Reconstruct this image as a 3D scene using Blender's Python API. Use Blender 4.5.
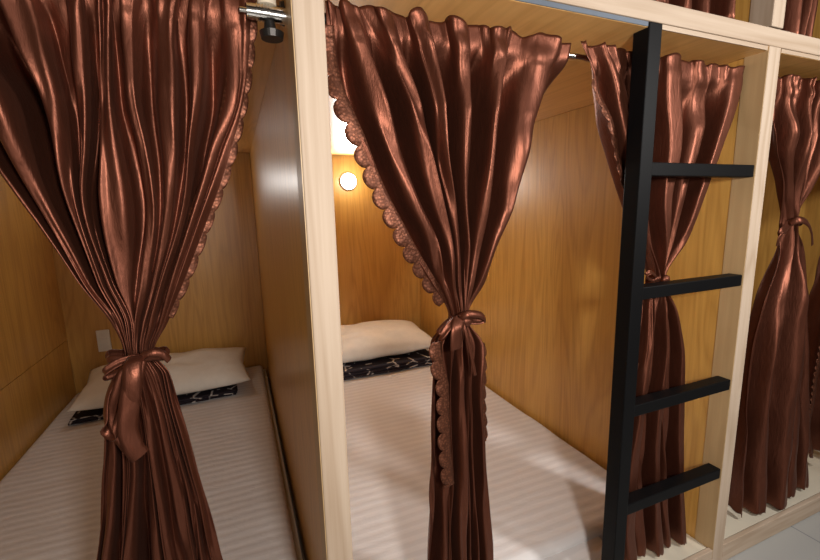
import bpy, bmesh, math, random
import numpy as np
from mathutils import Vector, Matrix, noise
random.seed(7)
scene = bpy.context.scene
COL = scene.collection
for o in list(bpy.data.objects): bpy.data.objects.remove(o, do_unlink=True)

# ---------------------------------------------------------------- camera
CAM = np.array([-0.0937, -0.6282, 1.0127]); YAW, PITCH, ROLL, FPX = .388, -.1686, -.0235, 418.444
_cy, _sy, _cp, _sp = math.cos(YAW), math.sin(YAW), math.cos(PITCH), math.sin(PITCH)
_fw = np.array([_sy*_cp, _cy*_cp, _sp]); _rt = np.array([_cy, -_sy, 0.]); _up = np.cross(_rt, _fw)
_r2 = math.cos(ROLL)*_rt + math.sin(ROLL)*_up; _u2 = -math.sin(ROLL)*_rt + math.cos(ROLL)*_up
def at(px, py, y):
    """world (x, z) on the vertical plane Y = y"""
    d = _fw + (px-410)/FPX*_r2 - (py-280)/FPX*_u2
    t = (y-CAM[1])/d[1]; p = CAM + t*d
    return float(p[0]), float(p[2])
cd = bpy.data.cameras.new('camera'); cam = bpy.data.objects.new('camera', cd); COL.objects.link(cam)
m = Matrix(((_r2[0], _u2[0], -_fw[0], CAM[0]), (_r2[1], _u2[1], -_fw[1], CAM[1]), (_r2[2], _u2[2], -_fw[2], CAM[2]), (0, 0, 0, 1)))
cam.matrix_world = m
cd.sensor_width = 36.0; cd.lens = FPX/820*36.0; cd.clip_start = .01
scene.camera = cam

# ---------------------------------------------------------------- light and exposure
vs = scene.view_settings
vs.view_transform = 'Standard'; vs.look = 'None'; vs.gamma = 1; vs.use_curve_mapping = False
vs.exposure = 0.0
w = bpy.data.worlds.new('world'); scene.world = w; w.use_nodes = True
w.node_tree.nodes['Background'].inputs[0].default_value = (1, .97, .93, 1)
w.node_tree.nodes['Background'].inputs[1].default_value = .05
def area(name, loc, target, size, power, color, sy=None):
    l = bpy.data.lights.new(name, 'AREA'); l.energy = power; l.color = color; l.size = size
    if sy: l.shape = 'RECTANGLE'; l.size_y = sy
    o = bpy.data.objects.new(name, l); COL.objects.link(o); o.location = loc
    o.rotation_euler = (Vector(target)-Vector(loc)).to_track_quat('-Z', 'Y').to_euler()
    return o
area('aisle_light', (.08, -.95, 1.14), (.45, .6, .85), .10, 12, (1, .94, .88))
area('aisle_light_right', (1.32, -1.05, 1.40), (.75, .6, .7), .14, 17.5, (1, .96, .92))
area('overhead_fill_light', (.7, -.9, 2.5), (.7, 0, 0), 1.2, 6, (1, .93, .86), .5)  # large soft overhead fill, added for overall brightness
area('aisle_fill_light', (-.55, -1.45, .75), (.35, .8, .9), 1.2, 6.5, (1, .90, .80), .9)

# ---------------------------------------------------------------- node helpers
def mat(name, rough=.5, metal=0.0, spec=.5):
    m = bpy.data.materials.new(name); m.use_nodes = True
    b = m.node_tree.nodes['Principled BSDF']
    b.inputs['Roughness'].default_value = rough; b.inputs['Metallic'].default_value = metal
    b.inputs['Specular IOR Level'].default_value = spec
    return m, m.node_tree, b
def coords(nt, scale):
    tc = nt.nodes.new('ShaderNodeTexCoord'); mp = nt.nodes.new('ShaderNodeMapping')
    mp.inputs['Scale'].default_value = scale
    nt.links.new(tc.outputs['Object'], mp.inputs['Vector']); return mp.outputs['Vector']
def ntex(nt, vec, scale, detail=4, rough=.5, dist=0):
    n = nt.nodes.new('ShaderNodeTexNoise'); n.inputs['Scale'].default_value = scale
    n.inputs['Detail'].default_value = detail; n.inputs['Roughness'].default_value = rough
    n.inputs['Distortion'].default_value = dist
    nt.links.new(vec, n.inputs['Vector']); return n.outputs['Fac']
def ramp(nt, fac, stops):
    r = nt.nodes.new('ShaderNodeValToRGB'); e = r.color_ramp.elements
    while len(e) < len(stops): e.new(.5)
    for i, (p, c) in enumerate(stops):
        e[i].position = p; e[i].color = (*c, 1) if len(c) == 3 else c
    nt.links.new(fac, r.inputs['Fac']); return r.outputs['Color']
def mixc(nt, fac, a, b, mode='MIX'):
    n = nt.nodes.new('ShaderNodeMix'); n.data_type = 'RGBA'; n.blend_type = mode
    for sock, v in ((n.inputs[0], fac), (n.inputs[6], a), (n.inputs[7], b)):
        if isinstance(v, bpy.types.NodeSocket): nt.links.new(v, sock)
        elif isinstance(v, (int, float)): sock.default_value = v
        else: sock.default_value = (*v, 1)
    return n.outputs[2]
def bump(nt, b, h, strength=.3, dist=.002):
    n = nt.nodes.new('ShaderNodeBump'); n.inputs['Strength'].default_value = strength
    n.inputs['Distance'].default_value = dist
    nt.links.new(h, n.inputs['Height']); nt.links.new(n.outputs['Normal'], b.inputs['Normal'])
def wood(name, light, dark, axis, rough=.5, ring=14., fine=120., coat=0., contrast=1., knots=False):
    """grain running along axis (0,1,2)"""
    m, nt, b = mat(name, rough)
    s1 = [6., 6., 6.]; s1[axis] = .55
    s2 = [fine, fine, fine]; s2[axis] = 3.
    v1 = coords(nt, s1); v2 = coords(nt, s2)
    big = ntex(nt, v1, 1.0, 3, .55, .6)
    # growth rings: fold the big noise into bands
    mm = nt.nodes.new('ShaderNodeMath'); mm.operation = 'MULTIPLY'; mm.inputs[1].default_value = ring
    nt.links.new(big, mm.inputs[0])
    fr = nt.nodes.new('ShaderNodeMath'); fr.operation = 'PINGPONG'; fr.inputs[1].default_value = .5
    nt.links.new(mm.outputs[0], fr.inputs[0])
    fn = ntex(nt, v2, 1.0, 3, .6)
    rings = ramp(nt, fr.outputs[0], [(0, (0, 0, 0)), (.32, (.9, .9, .9)), (1, (1, 1, 1))])
    fines = ramp(nt, fn, [(.35, (0, 0, 0)), (.62, (1, 1, 1))])
    mx = mixc(nt, .42, rings, fines)
    mid = tuple(d+(l-d)*(1-.75*contrast) for l, d in zip(light, dark))
    c = mixc(nt, mx, mid, light)
    if knots:
        vk = [2.2, 2.2, 2.2]; vk[axis] = 1.1
        vo = nt.nodes.new('ShaderNodeTexVoronoi'); vo.inputs['Scale'].default_value = 2.6
        nt.links.new(coords(nt, vk), vo.inputs['Vector'])
        kf = ramp(nt, vo.outputs['Distance'], [(0, (1, 1, 1)), (.05, (.55, .55, .55)), (.09, (0, 0, 0))])
        c = mixc(nt, kf, c, tuple(x*.5 for x in dark))
    nt.links.new(c, b.inputs['Base Color'])
    if coat: b.inputs['Coat Weight'].default_value = coat; b.inputs['Coat Roughness'].default_value = .18
    bump(nt, b, mx, .12, .001)
    return m
M = {}
for ax, n in enumerate('xyz'):
    M['pine_'+n] = wood('pine_'+n, (.465, .365, .275), (.27, .175, .10), ax, .65, 10., 90., 0, .75, True)
M['oak'] = wood('oak_laminate', (.60, .335, .080), (.34, .155, .030), 2, .36, 12., 110., .22, .8)
M['side_bounce'] = wood('tan_bounce_tint', (.50, .34, .17), (.32, .19, .08), 2, .5, 9., 90., .05, .6)  # pine with warm bounced light put into its colour
M['ply'] = wood('plywood', (.84, .50, .18), (.55, .28, .08), 1, .38, 12., 90., .25, .7)
M['board'] = wood('platform_board', (.60, .55, .44), (.50, .44, .34), 0, .5, 5., 60., .2, .35)

def satin(name, base, hot):
    m, nt, b = mat(name, .42, .80, .5)
    v = coords(nt, (1, 1, .28))
    n1 = ntex(nt, v, 90, 4, .6, .6)
    n2 = ntex(nt, coords(nt, (420, 420, 60)), 1.0, 2)
    nt.links.new(mixc(nt, n1, base, hot), b.inputs['Base Color'])
    ad = nt.nodes.new('ShaderNodeMath'); ad.operation = 'MULTIPLY_ADD'; ad.inputs[1].default_value = .3
    nt.links.new(n2, ad.inputs[0]); nt.links.new(n1, ad.inputs[2])
    bump(nt, b, ad.outputs[0], .38, .0025)
    b.inputs['Sheen Weight'].default_value = .02; b.inputs['Sheen Roughness'].default_value = .4
    b.inputs['Sheen Tint'].default_value = (.9, .5, .4, 1)
    return m
M['satin'] = satin('brown_satin', (.098, .030, .0160), (.165, .054, .030))
def lace():
    m, nt, b = mat('scalloped_lace', .46, .72, .5)
    vo = nt.nodes.new('ShaderNodeTexVoronoi'); vo.inputs['Scale'].default_value = 230
    nt.links.new(coords(nt, (1, .2, 1)), vo.inputs['Vector'])
    c = ramp(nt, vo.outputs['Distance'], [(.1, (.20, .070, .036)), (.6, (.090, .029, .014))])
    nt.links.new(c, b.inputs['Base Color']); bump(nt, b, vo.outputs['Distance'], .35, .0015); return m
M['lace'] = lace()
def sheet():
    m, nt, b = mat('striped_white_sheet', .62, 0, .35)
    wv = nt.nodes.new('ShaderNodeTexWave'); wv.bands_direction = 'Y'; wv.inputs['Scale'].default_value = 9.0
    wv.inputs['Distortion'].default_value = .8; wv.inputs['Detail'].default_value = 1
    v = coords(nt, (1, 1, 1)); nt.links.new(v, wv.inputs['Vector'])
    c = ramp(nt, wv.outputs['Fac'], [(.3, (.73, .71, .71)), (.7, (.67, .65, .65))])
    nt.links.new(c, b.inputs['Base Color'])
    n = ntex(nt, coords(nt, (1, 2.2, 1)), 7, 5, .6, .6)
    ad = nt.nodes.new('ShaderNodeMath'); ad.operation = 'MULTIPLY_ADD'; ad.inputs[1].default_value = 5.
    nt.links.new(n, ad.inputs[0]); nt.links.new(wv.outputs['Fac'], ad.inputs[2])
    bump(nt, b, ad.outputs[0], .3, .003)
    b.inputs['Sheen Weight'].default_value = .1
    return m
M['sheet'] = sheet()
def cotton(name, col, sc=30):
    m, nt, b = mat(name, .8, 0, .3)
    n = ntex(nt, coords(nt, (1, 1, 1)), sc, 5, .6, .5)
    nt.links.new(ramp(nt, n, [(.3, tuple(c*.93 for c in col)), (.7, col)]), b.inputs['Base Color'])
    bump(nt, b, n, .3, .004); return m
M['pillow'] = cotton('cream_pillow_cotton', (.80, .77, .70))
def blanket():
    m, nt, b = mat('dark_patterned_blanket', .75, 0, .3)
    vo = nt.nodes.new('ShaderNodeTexVoronoi'); vo.inputs['Scale'].default_value = 1.0; vo.feature = 'DISTANCE_TO_EDGE'
    nt.links.new(coords(nt, (11, 11, 26)), vo.inputs['Vector'])
    n = ntex(nt, coords(nt, (1, 1, 1)), 16, 2)
    f = ramp(nt, vo.outputs['Distance'], [(.0, (1, 1, 1)), (.035, (1, 1, 1)), (.06, (0, 0, 0))])
    k = ramp(nt, n, [(.5, (0, 0, 0)), (.54, (1, 1, 1))])
    ff = mixc(nt, 1.0, f, k, 'MULTIPLY')
    nt.links.new(mixc(nt, ff, (.016, .012, .020), (.55, .52, .50)), b.inputs['Base Color'])
    return m
M['blanket'] = blanket()
def plain(name, col, rough, metal=0, spec=.5, var=.06, sc=20):
    m, nt, b = mat(name, rough, metal, spec)
    n = ntex(nt, coords(nt, (1, 1, 1)), sc, 3)
    nt.links.new(ramp(nt, n, [(.3, tuple(c*(1-var) for c in col)), (.7, tuple(min(1, c*(1+var)) for c in col))]), b.inputs['Base Color'])
    return m
M['black'] = plain('black_painted_steel', (.0032, .0032, .0036), .5, .0, .12)
M['chrome'] = plain('chrome', (.75, .74, .72), .12, 1.0)
M['darkmetal'] = plain('dark_metal', (.04, .037, .035), .35, .8)
M['alu'] = plain('grey_edging_metal', (.10, .12, .15), .45, .4)
M['beige'] = plain('beige_plastic', (.62, .54, .42), .5)
M['white'] = plain('white_plastic', (.75, .74, .70), .4)
M['plaster'] = plain('white_plaster', (.20, .17, .14), .9, 0, .2)
def tile():
    m, nt, b = mat('grey_floor_tile', .3, 0, .5)
    br = nt.nodes.new('ShaderNodeTexBrick'); br.offset = 0; br.inputs['Scale'].default_value = 1
    br.inputs['Brick Width'].default_value = .6; br.inputs['Row Height'].default_value = .6
    br.inputs['Mortar Size'].default_value = .0025
    br.inputs['Color1'].default_value = (.36, .36, .345, 1); br.inputs['Color2'].default_value = (.35, .35, .335, 1)
    br.inputs['Mortar'].default_value = (.20, .21, .22, 1)
    tc = nt.nodes.new('ShaderNodeTexCoord'); mp = nt.nodes.new('ShaderNodeMapping')
    mp.inputs['Location'].default_value = (-.24, .35, 0)
    nt.links.new(tc.outputs['Object'], mp.inputs['Vector']); nt.links.new(mp.outputs['Vector'], br.inputs['Vector'])
    nt.links.new(br.outputs['Color'], b.inputs['Base Color']); return m
M['tile'] = tile()
def emit(name, col, s):
    m = bpy.data.materials.new(name); m.use_nodes = True; nt = m.node_tree
    b = nt.nodes['Principled BSDF']; b.inputs['Base Color'].default_value = (*col, 1)
    b.inputs['Emission Color'].default_value = (*col, 1); b.inputs['Emission Strength'].default_value = s; return m
M['led'] = emit('lit_lamp_diffuser', (.90, .95, 1), 9)
M['led_dim'] = emit('lit_lamp_diffuser_dim', (.90, .95, 1), 5)

# ---------------------------------------------------------------- geometry helpers
def obj(name, bm, material, parent=None, smooth=False, bevel=0, solid=0, segs=2):
    org = parent_loc(parent)
    bmesh.ops.recalc_face_normals(bm, faces=bm.faces[:])
    me = bpy.data.meshes.new(name)
    bmesh.ops.translate(bm, verts=bm.verts[:], vec=-org)
    bm.to_mesh(me); bm.free()
    me.materials.append(material)
    if smooth:
        for p in me.polygons: p.use_smooth = True
    o = bpy.data.objects.new(name, me); COL.objects.link(o)
    if parent: o.parent = parent
    if solid:
        s = o.modifiers.new('thickness', 'SOLIDIFY'); s.thickness = solid; s.offset = 0
    if bevel:
        b = o.modifiers.new('bevel', 'BEVEL'); b.width = bevel; b.segments = segs; b.limit_method = 'ANGLE'
    return o
def parent_loc(p):
    v = Vector((0, 0, 0))
    while p: v = v + Vector(p.location); p = p.parent
    return v
def box(bm, x0, x1, y0, y1, z0, z1):
    vs_ = [bm.verts.new((x, y, z)) for x in (x0, x1) for y in (y0, y1) for z in (z0, z1)]
    for f in ((0, 1, 3, 2), (4, 6, 7, 5), (0, 4, 5, 1), (2, 3, 7, 6), (0, 2, 6, 4), (1, 5, 7, 3)):
        bm.faces.new([vs_[i] for i in f])
    return bm
def B(*a): return box(bmesh.new(), *a)
def cyl(bm, p0, p1, r0, r1=None, n=24, caps=True):
    r1 = r0 if r1 is None else r1
    p0, p1 = Vector(p0), Vector(p1); d = (p1-p0); L = d.length
    q = d.to_track_quat('Z', 'Y').to_matrix()
    a = [bm.verts.new(p0 + q @ Vector((r0*math.cos(t*2*math.pi/n), r0*math.sin(t*2*math.pi/n), 0))) for t in range(n)]
    b = [bm.verts.new(p1 + q @ Vector((r1*math.cos(t*2*math.pi/n), r1*math.sin(t*2*math.pi/n), 0))) for t in range(n)]
    for i in range(n): bm.faces.new((a[i], a[(i+1) % n], b[(i+1) % n], b[i]))
    if caps: bm.faces.new(a[::-1]); bm.faces.new(b)
    return bm
def thing(name, label, cat, loc=(0, 0, 0), group=None):
    o = bpy.data.objects.new(name, None); COL.objects.link(o); o.location = loc; o.empty_display_size = .1
    return tag(o, label, cat, group)
def tag(o, label, cat, group=None):
    o['label'] = label; o['category'] = cat
    if group: o['group'] = group
    return o
def struct(o): o['kind'] = 'structure'; return o
def lab(o, s): o['label'] = s; return o

# ---------------------------------------------------------------- dimensions (metres)
S, PW, L = 1.0522, .0446, 2.0
XL = -.958; X3 = 2.104; XE = X3+PW+.9
ZR, ZB, ZB2, ZC, ZM = .060, 1.357, 1.394, 1.347, .096
ROD_Y, ROD_Z = .07, 1.303
UP = 2.45

# ---------------------------------------------------------------- the room
struct(obj('floor', B(-1.2, XE+.1, -1.7, 2.1, -.05, 0), M['tile']))
struct(obj('ceiling', B(-1.2, XE+.1, -1.7, 2.1, 2.6, 2.66), M['plaster']))
struct(obj('wall_front', B(-1.2, XE+.1, -1.76, -1.7, 0, 2.6), M['plaster']))
struct(obj('wall_right', B(XE+.05, XE+.1, -1.7, 2.1, 0, 2.6), M['plaster']))
bm = B(-1.2, -.99, -1.7, 2.1, 0, 2.6); struct(obj('wall_left', bm, M['plaster']))
struct(obj('wall_back', B(-.99, XE+.05, L+.02, 2.1, 0, 2.6), M['plaster']))

# ---------------------------------------------------------------- bunk frame
fr = thing('bunk_bed_frame', 'pale pine framed bunk bed row with honey oak panelled sleeping bays', 'bunk bed', (0, 0, 0))
def post(x, z0, z1): return obj('post', B(x, x+PW-.0012, 0, .05, z0, z1), M['pine_z'], fr, bevel=.0018)
for x in (0, S, X3):
    post(x+.0012, 0, ZB-.0003)
    obj('side_bounce_strip', B(x-.0002, x+.0010, .0012, .0505, .0005, ZB-.0006), M['side_bounce'], fr)  # thin strip over the pine side, coloured for warm bounced light
for x in (0, S, X3): post(x, ZB2+.0035, UP)
post(XL-.03, 0, UP)
obj('top_beam', B(XL-.03, XE, 0, .05, ZB, ZB2), M['pine_x'], fr, bevel=.0018)
obj('top_beam', B(XL-.03, XE, 0, .05, UP+.001, UP+.04), M['pine_x'], fr, bevel=.0018)
bays = [(XL, 0), (PW, S), (S+PW, X3), (X3+PW, XE)]
for i, (a, b) in enumerate([(XL+.015, 0), (PW, S), (S+PW, X3), (X3+PW, XE)]):
    obj('base_rail', B(a+.0006, b-.0006, .0, .013, .002, ZR), M['pine_x'], fr, bevel=.002)
    obj('platform_board', B(a+.0006, b-.0006, .0165, L-.002, .035, .055), M['board'], fr, bevel=.001)
    obj('bunk_underside_board', B(a-(.0 if i == 0 else PW/2), b+PW/2, .004, L, ZC, ZC+.0095), M['ply'], fr)
    # thin edging strip under the beam
    if i in (1, 2, 0):
        g = bmesh.new()
        xe = .670 if i == 1 else b-.004
        box(g, a+.004, xe, .0015, .0135, ZB-.0095, ZB-.0012)
        if i == 1: h_ = B(.7085, S-.003, .0015, .0038, ZB-.0102, ZB-.0012); lab(obj('edging_strip', h_, M['pine_x'], fr), 'thin pale wooden edging strip')
        lab(obj('edging_strip', g, M['alu'] if i < 2 else M['pine_x'], fr), 'grey metal edging strip' if i < 2 else 'thin pale wooden edging strip')
# partitions: panels recessed behind the studs; with a joint at mid depth
def panel(xf0, xf1, z0, z1, y0=.051):
    obj('partition_panel', B(xf0, xf1, y0, 1.118, z0, z1), M['oak'], fr)
    obj('partition_panel', B(xf0+.0004, xf1, 1.121, L, z0, z1), M['oak'], fr)
for (xa, xb) in ((.012, PW-.003), (S+.003, S+PW-.003), (X3+.003, X3+PW-.003)):
    panel(xa, xb, .001, ZC-.001); panel(xa, xb, ZC+.011, UP)
# left end panel: lower board, dark joint, upper board
obj('end_panel', B(XL-.03, XL, .051, L, .001, .379), M['oak'], fr)
obj('end_panel', B(XL-.03, XL+.0005, .051, L, .382, ZC-.001), M['oak'], fr)
obj('end_panel', B(XL-.03, XL, .051, L, ZC+.011, UP), M['oak'], fr)
for (a, b) in ((XL, .012), (PW-.003, S+.003), (S+PW-.003, X3+.003), (X3+PW-.003, XE)):
    obj('back_panel', B(a+.0005, b-.0005, L+.0005, L+.018, .001, ZC-.001), M['oak'], fr)
    obj('back_panel', B(a+.0005, b-.0005, L+.0005, L+.018, ZC+.011, UP), M['oak'], fr)

# ---------------------------------------------------------------- beds
def slab(x0, x1, y0, y1, z0, z1, nx, ny, r=.02, amp=.003, seed=0, sag=None):
    """soft rounded mattress: a grid box whose top bulges and wrinkles"""
    bm = bmesh.new(); top = {}; bot = {}
    for i in range(nx+1):
        for j in range(ny+1):
            u, v = i/nx, j/ny
            x = x0+(x1-x0)*u; y = y0+(y1-y0)*v
            ex = min(x-x0, x1-x); ey = min(y-y0, y1-y); e = min(ex, ey)
            k = max(0, 1-e/r); drop = r*(1-math.sqrt(max(0, 1-k*k)))*.8
            n = noise.noise(Vector((x*3+seed, y*5, seed)))*amp*2.2 + noise.noise(Vector((x*11+seed*3, y*26, 1)))*amp*.6
            z = z1-drop+n*(1-k)
            top[i, j] = bm.verts.new((x, y, z)); bot[i, j] = None
    for i in range(nx):
        for j in range(ny): bm.faces.new((top[i, j], top[i+1, j], top[i+1, j+1], top[i, j+1]))
    ring = [(i, 0) for i in range(nx+1)]+[(nx, j) for j in range(1, ny+1)]+[(i, ny) for i in range(nx-1, -1, -1)]+[(0, j) for j in range(ny-1, 0, -1)]
    rows = [[top[k] for k in ring]]
    for s in (1, 2, 3):
        row = []
        for q, k in enumerate(ring):
            c = top[k].co; z = c.z+(z0-c.z)*s/3
            wv = .0025*math.sin(q*.9)*s/3
            cx = 1 if k[0] == nx else (-1 if k[0] == 0 else 0); cyy = 1 if k[1] == ny else (-1 if k[1] == 0 else 0)
            row.append(bm.verts.new((c.x-abs(wv)*cx, c.y-abs(wv)*cyy, z)))
        rows.append(row)
    for a, b in zip(rows, rows[1:]):
        for i in range(len(ring)):
            j = (i+1) % len(ring); bm.faces.new((a[i], a[j], b[j], b[i]))
    bm.faces.new(rows[-1][::-1])
    return bm
def mattress(x0, x1, y0, label, seed, skirt=None):
    t = thing('mattress', label, 'mattress', ((x0+x1)/2, 1.0, .0555), 'sheeted mattresses in the lower bays')
    obj('fitted_sheet', slab(x0, x1, y0, 1.985, .0555, ZM, 60, 90, .018, .0028, seed), M['sheet'], t, smooth=True)
    if skirt:   # loose front hem of the sheet spread on the platform
        bm = bmesh.new(); rows = []
        for i in range(81):
            x = x0+.004+(skirt-x0)*i/80; wv = .002*math.sin(i*.7)+.004*noise.noise(Vector((x*9, 1, 0)))
            rows.append([bm.verts.new((x, y0+.004-f*.072-(wv*f), .0575+.0225*(1-f)**1.6+.0015*f*(1+math.sin(i*.9)))) for f in [k/8 for k in range(9)]])
        for a, b in zip(rows, rows[1:]):
            for q in range(8): bm.faces.new((a[q], a[q+1], b[q+1], b[q]))
        obj('sheet_hem', bm, M['sheet'], t, smooth=True)
    return t
mattress(XL+.004, -.018, .17, 'white striped mattress filling the left bay beside the oak end panel', 1)
mattress(PW+.004, S-.006, .15, 'white striped mattress in the middle bay, front corner beside the black ladder', 5, .785)
mattress(S+PW+.01, 1.80, .135, 'white mattress in the right bay, only a corner showing past the curtain hem', 9)

def pillow(cx, cy, zb, hx, hy, h, rotz, tiltx, nx=44, ny=30, seed=0, flange=.012):
    bm = bmesh.new(); R = Matrix.Rotation(rotz, 3, 'Z') @ Matrix.Rotation(tiltx, 3, 'X')
    g = {}
    for side in (1, -1):
        for i in range(nx+1):
            for j in range(ny+1):
                u, v = i/nx*2-1, j/ny*2-1
                if side < 0 and (abs(u) == 1 or abs(v) == 1): g[side, i, j] = g[1, i, j]; continue
                pinch = 1-.10*(v*v)*(1-abs(u)) ; pinchy = 1-.12*(u*u)*0
                x = hx*u*(1-.07*(1-abs(v))**1.0*abs(u)**3+.0) ; y = hy*v*(1-.09*(1-abs(u))*abs(v)**3)
                th = (max(0, 1-abs(u)**2.6)*max(0, 1-abs(v)**2.4))**.5
                z = side*h*.5*th*(1.0 if side > 0 else .75)
                wr = noise.noise(Vector((x*9+seed, y*9, side*2)))*.010*th + abs(noise.noise(Vector((x*5-seed, y*16, 3+side))))*-.010*th**.5
                z += wr*side
                p = R @ Vector((x, y, z)); g[side, i, j] = bm.verts.new((cx+p.x, cy+p.y, zb+h*.42+p.z))
        for i in range(nx):
            for j in range(ny):
                q = [g[side, i, j], g[side, i+1, j], g[side, i+1, j+1], g[side, i, j+1]]
                try: bm.faces.new(q if side > 0 else q[::-1])
                except ValueError: pass
    return bm
def folded_blanket(x0, x1, y0, y1, z0, z1, rot, seed):
    """dark folded blanket: three rounded layers"""
    bm = bmesh.new(); n = 3; h = (z1-z0)/n; nx = 30; c = Vector(((x0+x1)/2, (y0+y1)/2, 0))
    for k in range(n):
        a = z0+h*k; prof = []
        for s in range(13):
            t = -math.pi/2+math.pi*s/12; prof.append((y0+.010+.003*k-(h*.5)*math.cos(t)*1.3, a+h*.5+h*.49*math.sin(t)))
        prof.append((y1, a+h*.99)); prof.append((y1, a+h*.01))
        rings = []
        for i in range(nx+1):
            x = x0+(x1-x0)*i/nx + .004*k; row = []
            for (y, z) in prof:
                yy = y+noise.noise(Vector((x*7+seed, k*2, 0)))*.006
                p = Vector((x, yy, z))-c; p = Matrix.Rotation(rot, 3, 'Z') @ p+c
                row.append(bm.verts.new(p))
            rings.append(row)
        for A, Bv in zip(rings, rings[1:]):
            for i in range(len(prof)):
                j = (i+1) % len(prof); bm.faces.new((A[i], A[j], Bv[j], Bv[i]))
        bm.faces.new(rings[0]); bm.faces.new(rings[-1][::-1])
    return bm
ZT = ZM+.006
tag(obj('folded_blanket', folded_blanket(-.86, -.17, 1.545, 1.90, ZT, ZT+.024, .03, 2), M['blanket'], smooth=True),
    'dark folded blanket under the pillow in the left bay', 'blanket', 'dark folded blankets under the pillows')
tag(obj('folded_blanket', folded_blanket(.27, .92, 1.50, 1.93, ZT, ZT+.048, .0, 6), M['blanket'], smooth=True),
    'black folded blanket with small white marks under the middle bay pillow', 'blanket', 'dark folded blankets under the pillows')
tag(obj('pillow', pillow(-.475, 1.74, ZT+.026, .38, .205, .165, .03, .12, seed=3), M['pillow'], smooth=True),
    'cream pillow with pointed corners seen behind the left curtain', 'pillow', 'cream pillows at the bed heads')
tag(obj('pillow', pillow(.60, 1.755, ZT+.040, .38, .215, .185, .0, .08, seed=8), M['pillow'], smooth=True),
    'cream pillow in the middle bay between the pale post and the curtain', 'pillow', 'cream pillows at the bed heads')

# ---------------------------------------------------------------- wall fittings
t = thing('wall_socket', 'small white socket plate on the back panel of the left bay', 'wall socket', (-.80, L, .356))
obj('plate', B(-.830, -.770, L-.009, L, .296, .414), M['white'], t, bevel=.003)
g = bmesh.new(); box(g, -.815, -.785, L-.0115, L-.0085, .335, .375); obj('switch_rocker', g, M['white'], t, bevel=.002)
def bay_lamp(x, z, label, m_, power):
    t = thing('bay_lamp', label, 'lamp', (x, L, z), 'small lamps high on the back panels')
    g = bmesh.new(); cyl(g, (x, L, z), (x, L-.016, z), .056, .052, 36); obj('lamp_base', g, M['white'], t, bevel=.002)
    g = bmesh.new()
    for k in range(6):
        a0, a1 = k/6*math.pi/2, (k+1)/6*math.pi/2
        cyl(g, (x, L-.016-.012*math.sin(a0), z), (x, L-.016-.012*math.sin(a1), z), .049*math.cos(a0), max(.0008, .049*math.cos(a1)), 32, k == 5)
    obj('lamp_diffuser', g, m_, t, smooth=True)
    l = bpy.data.lights.new('lamp_light', 'AREA'); l.shape = 'DISK'; l.energy = power; l.color = (1, .96, .90); l.size = .08
    lo = bpy.data.objects.new('lamp_light', l); COL.objects.link(lo); lo.location = (0, -.045, 0); lo.rotation_euler = (math.radians(-90), 0, 0)
    l2 = bpy.data.lights.new('lamp_glow', 'POINT'); l2.energy = power*.28; l2.color = (.95, .97, 1); l2.shadow_soft_size = .02
    lo2 = bpy.data.objects.new('lamp_glow', l2); COL.objects.link(lo2); lo2.location = (0, -.11, 0); lo2.parent = t
    lo.parent = t
bay_lamp(.577, 1.19, 'small glowing lamp high on the middle bay back panel beside the post', M['led'], 5.4)
bay_lamp(-.47, 1.19, 'small lamp high on the left bay back panel behind the curtain', M['led_dim'], 1.0)
bay_lamp(1.60, 1.19, 'added unseen lamp high on the right bay back panel', M['led_dim'], 1.0)  # unseen lamp added so the right bay is not dark

# ---------------------------------------------------------------- ladder
SX0, SX1, SD = .672, .7075, .037
t = thing('ladder', 'black steel ladder with four rungs fixed to the pine post', 'ladder', (SX0, 0, 0))
obj('stile', B(SX0, SX1, .0, SD, .0, ZB-.0005), M['black'], t, bevel=.002)
for z in (1.082, .819, .545, .292):
    obj('rung', B(SX1+.0003, S-.0005, .003, .035, z-.014, z+.014), M['black'], t, bevel=.002)

# ---------------------------------------------------------------- curtain rods
def rod(x0, x1, label):
    t = thing('curtain_rod', label, 'curtain rod', ((x0+x1)/2, ROD_Y, ROD_Z), 'chrome curtain rods under the bunk boards')
    g = bmesh.new(); cyl(g, (x0+.004, ROD_Y, ROD_Z), (x1-.004, ROD_Y, ROD_Z), .0065); obj('tube', g, M['chrome'], t, smooth=False)
    for s, x in ((1, x0), (-1, x1)):
        g = bmesh.new(); cyl(g, (x+s*.0006, ROD_Y, ROD_Z), (x+s*.006, ROD_Y, ROD_Z), .017, .015)
        cyl(g, (x+s*.006, ROD_Y, ROD_Z), (x+s*.020, ROD_Y, ROD_Z), .0095)
        obj('end_cup', g, M['darkmetal'], t)
    return t
# the left rod ends in an exposed chrome clamp
t = rod(XL, -.0005, 'chrome curtain rod of the left bay with an exposed clamp by the post')
cxw, czw = at(272, 14, .045)
g = bmesh.new(); cyl(g, (cxw-.034, .045, czw), (cxw+.026, .045, czw-.001), .0105, n=28)
cyl(g, (cxw-.043, .045, czw), (cxw-.034, .045, czw), .004)
for k in range(5): cyl(g, (cxw-.022+k*.004, .045, czw), (cxw-.020+k*.004, .045, czw), .0118, n=28)
cyl(g, (cxw+.026, .045, czw-.001), (cxw+.034, .045, czw-.001), .006)
obj('clamp_barrel', g, M['chrome'], t, smooth=False)
g = bmesh.new(); cyl(g, (cxw-.006, .047, czw+.010), (cxw-.006, .047, ZC-.001), .013, n=28)
obj('clamp_sleeve', g, M['beige'], t)
g = bmesh.new(); cyl(g, (cxw-.004, .047, czw-.010), (cxw-.004, .047, czw-.024), .007, .009, n=28)
cyl(g, (cxw-.002, .047, czw-.024), (cxw-.002, .047, czw-.033), .017, .015, n=28)
obj('clamp_cup', g, M['darkmetal'], t)
rod(PW, S, 'chrome curtain rod of the middle bay glinting between two curtains')
rod(S+PW, X3, 'chrome curtain rod of the right bay behind the gathered curtain')

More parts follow.
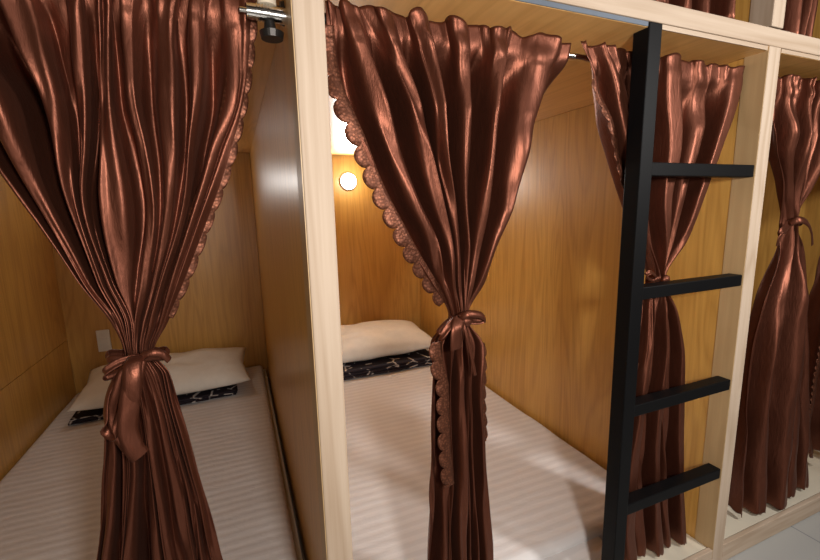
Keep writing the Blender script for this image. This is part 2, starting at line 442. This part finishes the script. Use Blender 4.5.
# ---------------------------------------------------------------- curtains
def smooth_cols(table, y):
    """table: list of (py or function, [px...]) -> per column arrays (Z descending, X)"""
    ncol = len(table[0][1]); cols = []
    for c in range(ncol):
        pts = []
        for py, xs in table:
            yy = py(xs[c]) if callable(py) else py
            pts.append(at(xs[c], yy, y))
        cols.append(pts)
    return cols
def pchip(zs, vals, z):
    """monotone-ish hermite interpolation, zs descending"""
    n = len(zs)
    if z >= zs[0]: return vals[0]+(vals[1]-vals[0])/(zs[1]-zs[0])*(z-zs[0])*.0 + 0
    if z <= zs[-1]: return vals[-1]+(vals[-1]-vals[-2])/(zs[-1]-zs[-2])*(z-zs[-1])
    i = 0
    while z < zs[i+1]: i += 1
    h = zs[i+1]-zs[i]; t = (z-zs[i])/h
    def slope(k):
        if k == 0: return (vals[1]-vals[0])/(zs[1]-zs[0])
        if k == n-1: return (vals[-1]-vals[-2])/(zs[-1]-zs[-2])
        a = (vals[k]-vals[k-1])/(zs[k]-zs[k-1]); b = (vals[k+1]-vals[k])/(zs[k+1]-zs[k])
        return 0 if a*b < 0 else 2*a*b/(a+b) if a+b else 0
    m0, m1 = slope(i)*h, slope(i+1)*h
    return (2*t**3-3*t*t+1)*vals[i]+(t**3-2*t*t+t)*m0+(-2*t**3+3*t*t)*vals[i+1]+(t**3-t*t)*m1
class Cloth:
    def __init__(s, cols, y, ztop, zbot, ztie, seed, depth=1.0, gather=True):
        s.cols = cols; s.y = y; s.ztop = ztop; s.zbot = zbot; s.ztie = ztie; s.seed = seed; s.dep = depth; s.g = gather
        s.n = len(cols); s.ymin = -.03
        if seed in (37, 41): s.rip = .0095
        if seed == 37: s.ymin = .0395
    def row(s, z):
        return [pchip([p[1] for p in c], [p[0] for p in c], z) for c in s.cols]
    def point(s, u, z, xs=None):
        xs = xs or s.row(z)
        f = u*(s.n-1); i = min(int(f), s.n-2); t = f-i
        x = xs[i]+(xs[i+1]-xs[i])*t
        # pull x towards the ridges so folds get full, rounded fronts
        ridge_left = (i % 2 == 0)
        w = (xs[min(i+1, s.n-1)]-xs[i])
        hd = 1
        if s.g:
            hd = .28+.72*min(1, max(0, (ROD_Z+.01-z)/.13))
        def amp(k):
            a = xs[max(0, k-1)]; b = xs[min(s.n-1, k+1)]
            q = abs(math.sin((k//1)*12.9898+s.seed*3.7)*43758.5453) % 1
            return min(.048, max(.003, .74*abs(b-a)))*s.dep*(.25+1.15*q)*hd
        d0 = (-1 if i % 2 == 0 else 1)*amp(i); d1 = (-1 if (i+1) % 2 == 0 else 1)*amp(i+1)
        c = .5-.5*math.cos(math.pi*t)
        c = c**1.7 if i % 2 == 0 else 1-(1-c)**1.7
        y = s.y+d0+(d1-d0)*c + .0035*math.sin(2*math.pi*(u*s.n*.77+noise.noise(Vector((u*3, z*2.5, s.seed)))*2))*(1-.6*(z > s.ztop-.05))
        # fold flanks lean over a little
        x += .07*w*math.sin(2*math.pi*t)+.012*hd*math.sin(math.pi*t)*noise.noise(Vector((i*3.1+s.seed, z*3, 2)))*min(1, w/.03)
        # fine creases
        tie = math.exp(-((z-s.ztie)/.07)**2) if s.ztie else 0
        top = math.exp(-max(0, s.ztop-z)/.05) if s.g else 0
        wid = xs[-1]-xs[0]
        y += .0050*top*math.sin(u*s.n*7.3+7*noise.noise(Vector((u*5, s.seed, z*2))))
        x += .003*top*math.sin(u*s.n*7.3+1+7*noise.noise(Vector((u*5, s.seed, z*2))))
        y += .0022*tie*math.sin(u*s.n*7.1+1.7)
        y += .006*noise.noise(Vector((u*s.n*.9+s.seed, z*5, 0))) + .0022*noise.noise(Vector((u*s.n*2.3+s.seed*2, z*13, 4)))
        up = min(1, max(0, (z-(s.ztie or 0)-.10)/.25)) if s.ztie else 0
        ph = 2*math.pi*(u*s.n*.95+1.3*noise.noise(Vector((u*5, s.seed*1.7, z*.8))))
        y += getattr(s, 'rip', .0065)*up*(1-.35*top)*(.5+.5*math.sin(u*9+s.seed))*math.sin(ph)
        x += .003*noise.noise(Vector((u*4+s.seed, z*9, 9)))*(1-tie)
        # bundle thins into a rounded section at the tie
        y = s.y+(y-s.y)*(1-.35*tie)+(.024*(2*u-1)**2-.012)*tie
        # header: squeezed on the rod pocket, ruffle above
        if s.g:
            rp = math.exp(-((z-ROD_Z)/.012)**2)
            y = s.y+(y-s.y)*(1-.25*rp)
            k = math.exp(-(max(0, ROD_Z-z)/.035)**2)
            lim = s.y-.0095; y -= .014*k
            if y > lim: y += (lim-y)*k
        if y < s.ymin+.008: y = s.ymin+.008*math.exp((y-s.ymin-.008)/.008)
        return Vector((x, y, z))
    def mesh(s, nu, nz, scal=0.0, nsc=30):
        bm = bmesh.new(); grid = []
        for j in range(nz+1):
            v = j/nz; row = []
            z0 = s.ztop+(s.zbot-s.ztop)*v; xs = s.row(z0)
            for i in range(nu+1):
                u = i/nu; z = z0
                if j < 6: z += (1-j/6)*(.006*noise.noise(Vector((u*25, s.seed, 2)))+.003*math.sin(u*s.n*4))
                if v > .97 and scal: 
                    k = (v-.97)/.03; ph = (u*nsc) % 1
                    z -= k*scal*abs(math.sin(math.pi*ph))*.8
                row.append(bm.verts.new(s.point(u, z, None if j < 6 else xs)))
            grid.append(row)
        for a, b in zip(grid, grid[1:]):
            for i in range(nu): bm.faces.new((a[i], a[i+1], b[i+1], b[i]))
        return bm
    def edge(s, u, z0, z1, n=220):
        return [s.point(u, z0+(z1-z0)*i/n) for i in range(n+1)]
def trim_mesh(pts, side, pitch=.031, bulge=.014, inner=.022, lift=.004):
    """band with a row of round scallops along a curtain edge; side -1 = scallops towards -X"""
    bm = bmesh.new(); acc = 0; rows = []
    res = [pts[0]]; out = []
    # resample by arc length
    cum = [0]
    for a, b in zip(pts, pts[1:]): cum.append(cum[-1]+(b-a).length)
    N = int(cum[-1]/.0016); k = 0
    for i in range(N+1):
        d = cum[-1]*i/N
        while k < len(cum)-2 and cum[k+1] < d: k += 1
        f = (d-cum[k])/max(1e-9, cum[k+1]-cum[k]); out.append((d, pts[k].lerp(pts[k+1], f)))
    for i, (d, p) in enumerate(out):
        a = out[max(0, i-6)][1]; b = out[min(len(out)-1, i+6)][1]
        T = (b-a).normalized(); Nn = Vector((-T.z, 0, T.x)).normalized()
        if Nn.x*side < 0: Nn = -Nn
        ph = (d % pitch)/pitch; sc = math.sqrt(max(0, 1-(2*ph-1)**2))
        row = []
        for q, off in enumerate((-inner, -inner*.4, .1*bulge, bulge*(.15+.85*sc)*.6, bulge*(.15+.95*sc))):
            rip = .0015*math.sin(ph*2*math.pi)
            row.append(bm.verts.new(p+Nn*off+Vector((0, -lift-.002*(q == 2)+rip*(q > 2), 0))))
        rows.append(row)
    for a, b in zip(rows, rows[1:]):
        for q in range(4): bm.faces.new((a[q], a[q+1], b[q+1], b[q]))
    return bm
def ribbon(name, pts, width, parent, wdir=None, twist=0):
    """flat satin ribbon through 3D points; wdir = width direction (or list)"""
    bm = bmesh.new(); P = [Vector(p) for p in pts]; dense = []; n = len(P)
    for i in range(n-1):
        p0, p1, p2, p3 = P[max(0, i-1)], P[i], P[i+1], P[min(n-1, i+2)]
        for s in range(8):
            t = s/8
            dense.append(.5*((2*p1)+(-p0+p2)*t+(2*p0-5*p1+4*p2-p3)*t*t+(-p0+3*p1-3*p2+p3)*t**3))
    dense.append(P[-1]); rows = []
    for i, p in enumerate(dense):
        T = (dense[min(len(dense)-1, i+1)]-dense[max(0, i-1)]).normalized()
        if isinstance(wdir, list):
            f = i/(len(dense)-1)*(len(wdir)-1); k = min(int(f), len(wdir)-2); W = Vector(wdir[k]).lerp(Vector(wdir[k+1]), f-k)
        else: W = Vector(wdir or (0, .4, 1))
        W = (W-T*W.dot(T)).normalized(); Nn = T.cross(W)
        wd = width*(1 if not isinstance(width, (list, tuple)) else 1)
        row = [bm.verts.new(p+W*wd*(q/4-.5)+Nn*.0025*math.cos(math.pi*(q/4-.5))) for q in range(5)]
        rows.append(row)
    for a, b in zip(rows, rows[1:]):
        for q in range(4): bm.faces.new((a[q], a[q+1], b[q+1], b[q]))
    return obj(name, bm, M['satin'], TIE[parent.name], smooth=True, solid=.0012)
def band(cx, cz, y, rx, ry, h, parent, tilt=0):
    """ribbon wrapped round the bundle"""
    bm = bmesh.new(); n = 40; rows = []
    for i in range(n):
        a = 2*math.pi*i/n; k = 1+.04*math.sin(a*7)
        row = []
        for q in range(5):
            zz = (q/4-.5)*h; bul = 1+.10*math.cos(math.pi*(q/4-.5))
            x = cx+rx*k*bul*math.cos(a); yy = y+ry*k*bul*math.sin(a)
            row.append(bm.verts.new((x, yy, cz+zz+tilt*(x-cx)+.002*math.sin(a*5))))
        rows.append(row)
    for i in range(n):
        a, b = rows[i], rows[(i+1) % n]
        for q in range(4): bm.faces.new((a[q], a[q+1], b[q+1], b[q]))
    return obj('tieback', bm, M['satin'], parent, smooth=True, solid=.0015)
CG = 'brown satin curtains tied at the waist'
def P3(px, py, y):
    x, z = at(px, py, y); return Vector((x, y, z))

ZTOP = 1.324
HEM = .072
Y = ROD_Y
# ---- left bay curtain
T1 = [(-5, [-112,-85,-50,-15,18,52,80,92,108,120,130,150,174,186,200,214,238,257]),
 (50, [-80,-60,-30,5,40,60,81,93,106,118,132,148,170,180,200,213,238,252]),
 (100,[-46,-32,5,35,54,70,83,95,107,122,137,151,171,184,198,214,236,246]),
 (150,[-12,0,26,50,66,76,85,94,109,134,147,159,174,184,191,204,218,234]),
 (200,[24,33,46,64,76,81,86,93,112,141,152,161,172,180,186,192,202,217]),
 (280,[78,81,86,95,101,104,108,112,121,137,147,151,156,161,164,169,175,187]),
 (325,[110,113,117,121,124,126,129,132,134,136,138,141,144,148,152,156,160,166]),
 (354,[122,124,126,128,130,131,133,134,136,137,138,140,142,144,146,148,150,153]),
 (375,[112,115,119,122,125,128,131,133,136,139,142,145,149,153,157,161,165,169]),
 (400,[108,110,113,117,121,123,125,134,141,142,144,150,158,160,164,166,170,177]),
 (460,[104,107,113,120,127,129,131,142,150,151,153,162,174,176,180,183,187,195]),
 (505,[102,105,111,119,126,128,130,142,155,157,160,169,185,188,192,195,200,207]),
 (560,[96,99,106,116,123,125,127,143,163,165,168,178,196,199,204,208,213,223])]
T2 = [(lambda x: 8+.155*(x-323)-6, [322,333,345,358,376,392,410,432,452,470,492,515,540,569]),
 (60, [327,343,363,378,392,408,424,442,458,474,490,508,532,566]),
 (100,[336,352,375,389,404,418,431,446,460,470,484,498,522,552]),
 (150,[358,372,391,404,420,428,437,447,460,470,481,492,511,538]),
 (200,[380,392,410,422,434,441,448,455,462,469,477,488,503,519]),
 (240,[402,414,430,437,444,449,453,459,464,469,475,481,489,502]),
 (280,[428,434,441,445,450,454,457,460,463,466,470,474,480,488]),
 (318,[451,452,453,455,456,457,459,460,461,463,464,466,467,469]),
 (345,[432,436,440,444,448,452,456,460,463,466,470,474,480,485]),
 (380,[430,437,445,447,449,452,457,464,466,467,469,471,477,485]),
 (420,[429,437,446,448,450,453,457,465,467,468,470,472,478,486]),
 (500,[427,435,445,447,449,452,457,466,468,470,472,475,482,490]),
 (560,[426,434,444,446,448,452,457,467,470,472,475,478,485,494])]
T3 = [(lambda x: 44+.125*(x-573), [573,585,598,612,630,648,664,680,695,712,726,744]),
 (100,[592,601,612,622,634,648,662,680,697,708,721,736]),
 (150,[608,614,622,630,640,650,664,675,687,697,706,716]),
 (200,[622,626,631,636,642,648,656,664,673,682,688,696]),
 (240,[636,638,641,644,648,652,657,662,667,672,676,680]),
 (278,[650,651,652,654,655,656,657,659,660,661,663,664]),
 (310,[640,643,646,649,652,655,658,661,664,667,670,673]),
 (350,[632,636,641,646,650,654,658,662,665,669,673,677]),
 (420,[618,624,631,637,642,646,650,655,660,666,671,676]),
 (470,[609,616,624,631,638,644,649,654,660,666,671,677]),
 (510,[606,613,621,630,638,644,649,654,660,667,673,679]),
 (556,[606,614,623,632,641,647,652,658,664,670,676,681])]
T4 = [(lambda x: 78+.12*(x-785), [760,772,784,792,800,806,812,822,835,850]),
 (150,[768,773,778,784,790,795,799,804,810,821]),
 (190,[779,782,785,787,790,792,795,798,802,806]),
 (222,[784,785,787,788,789,791,792,793,794,796]),
 (245,[780,782,785,787,789,791,793,795,797,799]),
 (300,[758,763,768,774,781,787,791,794,798,801]),
 (360,[746,750,756,765,774,780,786,792,797,801]),
 (420,[739,744,751,759,768,776,783,790,796,800]),
 (500,[731,738,746,755,763,770,777,785,793,799])]
T5 = [(105,[862,872,884,896,906,918,928,938]),
 (150,[855,864,874,884,892,900,906,912]),
 (225,[846,849,852,855,857,859,861,863]),
 (260,[832,838,843,848,852,857,861,866]),
 (300,[819,828,836,843,849,855,861,867]),
 (350,[809,819,828,836,843,850,857,864]),
 (417,[801,811,821,829,837,844,851,858]),
 (450,[803,813,822,830,838,845,852,859])]
CLOTH = {}; TIE = {}
def bpy_last(t): return [o for o in t.children if o.name.startswith('cloth')][0]
def curtain(T, ztie, seed, label, nu, nz, zbot=HEM, scal=.008, nsc=26, depth=1.0, group=CG, ztop=ZTOP, cat='curtain', y=Y):
    cols = smooth_cols(T, y)
    c = Cloth(cols, y, ztop, zbot, ztie, seed, depth)
    xm = sum(c.row(1.2))/c.n
    t = thing('curtain', label, cat, (xm, y, zbot), group)
    obj('cloth', c.mesh(nu, nz, scal, nsc), M['satin'], t, smooth=True, solid=.0012)
    CLOTH[t.name] = bpy_last(t)
    return t, c
z1 = at(137, 355, Y)[1]; z2 = at(460, 318, Y)[1]; z3 = at(657, 278, Y)[1]; z4 = at(790, 222, Y)[1]
c1, k1 = curtain(T1, z1, 11, 'large brown satin curtain of the left bay, tied with a long hanging ribbon loop', 300, 260)
c2, k2 = curtain(T2, z2, 23, 'brown satin curtain beside the pale middle post, tied in a small bow', 260, 260)
c3, k3 = curtain(T3, z3, 37, 'brown satin curtain hanging behind the black ladder', 220, 240)
c4, k4 = curtain(T4, z4, 41, 'brown satin curtain right of the ladder post with a drooping ribbon loop', 190, 240)
c5, k5 = curtain(T5, at(855, 225, Y)[1], 53, 'dark curtain edge cut off at the right side of the picture', 140, 200, zbot=.16, nsc=14)

def trim(parent, pts, side, label=None, **kw):
    o = obj('scalloped_trim', trim_mesh(pts, side, **kw), M['lace'], CLOTH[parent.name], smooth=True, solid=.001)
    if label: lab(o, label)
trim(c1, k1.edge(1.0, 1.29, z1+.05), 1, 'reddish lace trim with round scallops', pitch=.036, bulge=.005, inner=.03, lift=.0012)
trim(c2, k2.edge(0.0, 1.29, z2+.035), -1, pitch=.037, bulge=.016, inner=.012, lift=.001)
trim(c2, [Vector((at(x, yy, Y)[0], .028, at(x, yy, .028)[1])) for x, yy in ()] or
     [P3(x, yy, .036) for x, yy in ((436,342),(437,365),(443,385),(444,420),(445,445),(447,470),(449,486))], -1, pitch=.037, bulge=.014, inner=.012, lift=.0)
trim(c2, k2.edge(1.0, z2-.06, .52), 1, bulge=.005, inner=.018)
trim(c3, k3.edge(0.0, z3-.2, .085), -1, bulge=.013, inner=.012)
trim(c3, k3.edge(0.0, 1.26, z3+.05), -1, bulge=.005, inner=.010, lift=.0005)
trim(c5, k5.edge(0.0, 1.0, .17), -1, pitch=.022, bulge=.008, inner=.015)
trim(c4, k4.edge(1.0, 1.29, .085), 1, bulge=.003, inner=.012, lift=.0)

# ---- tiebacks and ribbons
YF = .035
def knot(px, py, rx, parent, y=Y, ry=.024, h=.012, tilt=0):
    x, z = at(px, py, y); bd = band(x, z, y, rx, ry, h, parent, tilt); TIE[parent.name] = bd; parent = bd
    bm = bmesh.new(); bmesh.ops.create_uvsphere(bm, u_segments=16, v_segments=10, radius=1)
    for v in bm.verts:
        n = 1+.15*noise.noise(v.co*2.2); v.co = Vector((x+v.co.x*.012*n, y-ry-.004+v.co.y*.008*n, z+v.co.z*.011*n))
    obj('knot', bm, M['satin'], parent, smooth=True)
knot(138, 355, .036, c1, tilt=-.08)
knot(460, 318, .018, c2, ry=.022)
knot(657, 278, .018, c3, ry=.018)
knot(790, 222, .018, c4, ry=.018)
# left curtain: big hanging loop on the left, short end on the right, small loop far left
def rp(pts): return [P3(x, yy, y) for x, yy, y in pts]
ribbon('ribbon_loop', rp([(137,357,.030),(133,364,.014),(132,378,.006),(131,395,.006),(126,415,.010),(117,432,.014),(109,428,.022),(106,412,.028),(110,390,.034),(122,370,.038),(134,358,.038)]), .022, c1,
       [(1,.3,0),(1,.2,.1),(1,0,0),(1,0,0),(.8,.1,.5),(.3,.5,1),(-.4,1,.3),(-.3,1,0),(-.3,1,.2),(0,.5,1)])
ribbon('ribbon_end', rp([(137,360,.026),(133,382,.010),(129,408,.006),(128,430,.006),(134,448,.006),(141,456,.008)]), .024, c1, [(1,.2,0),(1,.4,0),(1,.1,.1),(.9,.3,.3),(.6,.2,.7),(.2,.1,1)])
ribbon('ribbon_end', rp([(136,360,.028),(124,372,.024),(116,395,.022),(112,415,.024),(118,436,.020),(130,452,.014)]), .012, c1, [(1,.4,0),(1,.4,0),(1,.3,.2),(.8,.3,.4),(.4,.3,.8)])
ribbon('ribbon_end', rp([(142,356,.030),(152,353,.026),(162,354,.03),(169,360,.035)]), .011, c1, (0, .3, 1))
ribbon('ribbon_loop', rp([(136,358,.035),(120,362,.032),(104,372,.030),(106,377,.04),(122,370,.04),(134,360,.04)]), .010, c1, (0, .4, 1))
# middle curtain: small bow
ribbon('ribbon_loop', rp([(460,318,.040),(468,314,.030),(480,315,.034),(484,319,.042),(474,321,.046),(462,319,.044)]), .014, c2, (0, .5, 1))
ribbon('ribbon_loop', rp([(459,318,.040),(450,325,.030),(441,336,.03),(439,333,.04),(449,322,.046),(459,318,.044)]), .013, c2, (0, .6, 1))
ribbon('ribbon_end', rp([(459,319,.038),(457,328,.026),(456,338,.024),(456,349,.026)]), .026, c2, (1, .2, 0))
ribbon('ribbon_end', rp([(461,319,.038),(465,330,.030),(470,350,.028),(475,375,.03)]), .008, c2, (1, .3, 0))
# curtain behind the ladder: small bow
ribbon('ribbon_loop', rp([(657,277,.046),(651,272,.040),(646,276,.044),(651,280,.05),(657,278,.05)]), .010, c3, (0, .6, 1))
# right curtain: drooping loop and a short end
ribbon('ribbon_loop', rp([(790,223,.046),(799,220,.030),(807,223,.026),(811,232,.028),(812,244,.032)]), [.020][0], c4, [(0,.4,1),(0,.3,1),(.5,.3,.8),(1,.4,.2),(1,.3,0)])
ribbon('ribbon_end', rp([(789,224,.044),(784,230,.030),(779,237,.028),(777,245,.032)]), .020, c4, [(0,.4,1),(.5,.3,.7),(1,.3,.2),(1,.3,0)])

# ---- upper bunk curtains (only their lower ends show above the beam)
def flat_curtain(x0, x1, zt, zb, nf, seed, label):
    cols = []
    n = nf*2+1
    for i in range(n):
        f = i/(n-1); r = random.uniform(-.2, .2)/n
        cols.append([(x0+(x1-x0)*(f+r), zt), (x0+(x1-x0)*(f+r*.6), (zt+zb)/2), (x0+(x1-x0)*f, zb)])
    c = Cloth(cols, Y, zt, zb, None, seed, .8, False)
    t = thing('upper_curtain', label, 'curtain', ((x0+x1)/2, Y, zb), 'brown satin curtains of the upper bunks')
    obj('cloth', c.mesh(nf*14, 60, .006, nf*2), M['satin'], t, smooth=True, solid=.0012)
flat_curtain(.62, 1.01, 2.40, ZB2+.012, 7, 3, 'brown upper bunk curtain left of the upper post, just its hem')
flat_curtain(S+PW+.012, 1.34, 2.40, ZB2+.012, 4, 5, 'dark brown upper bunk curtain right of the upper post, just its hem')
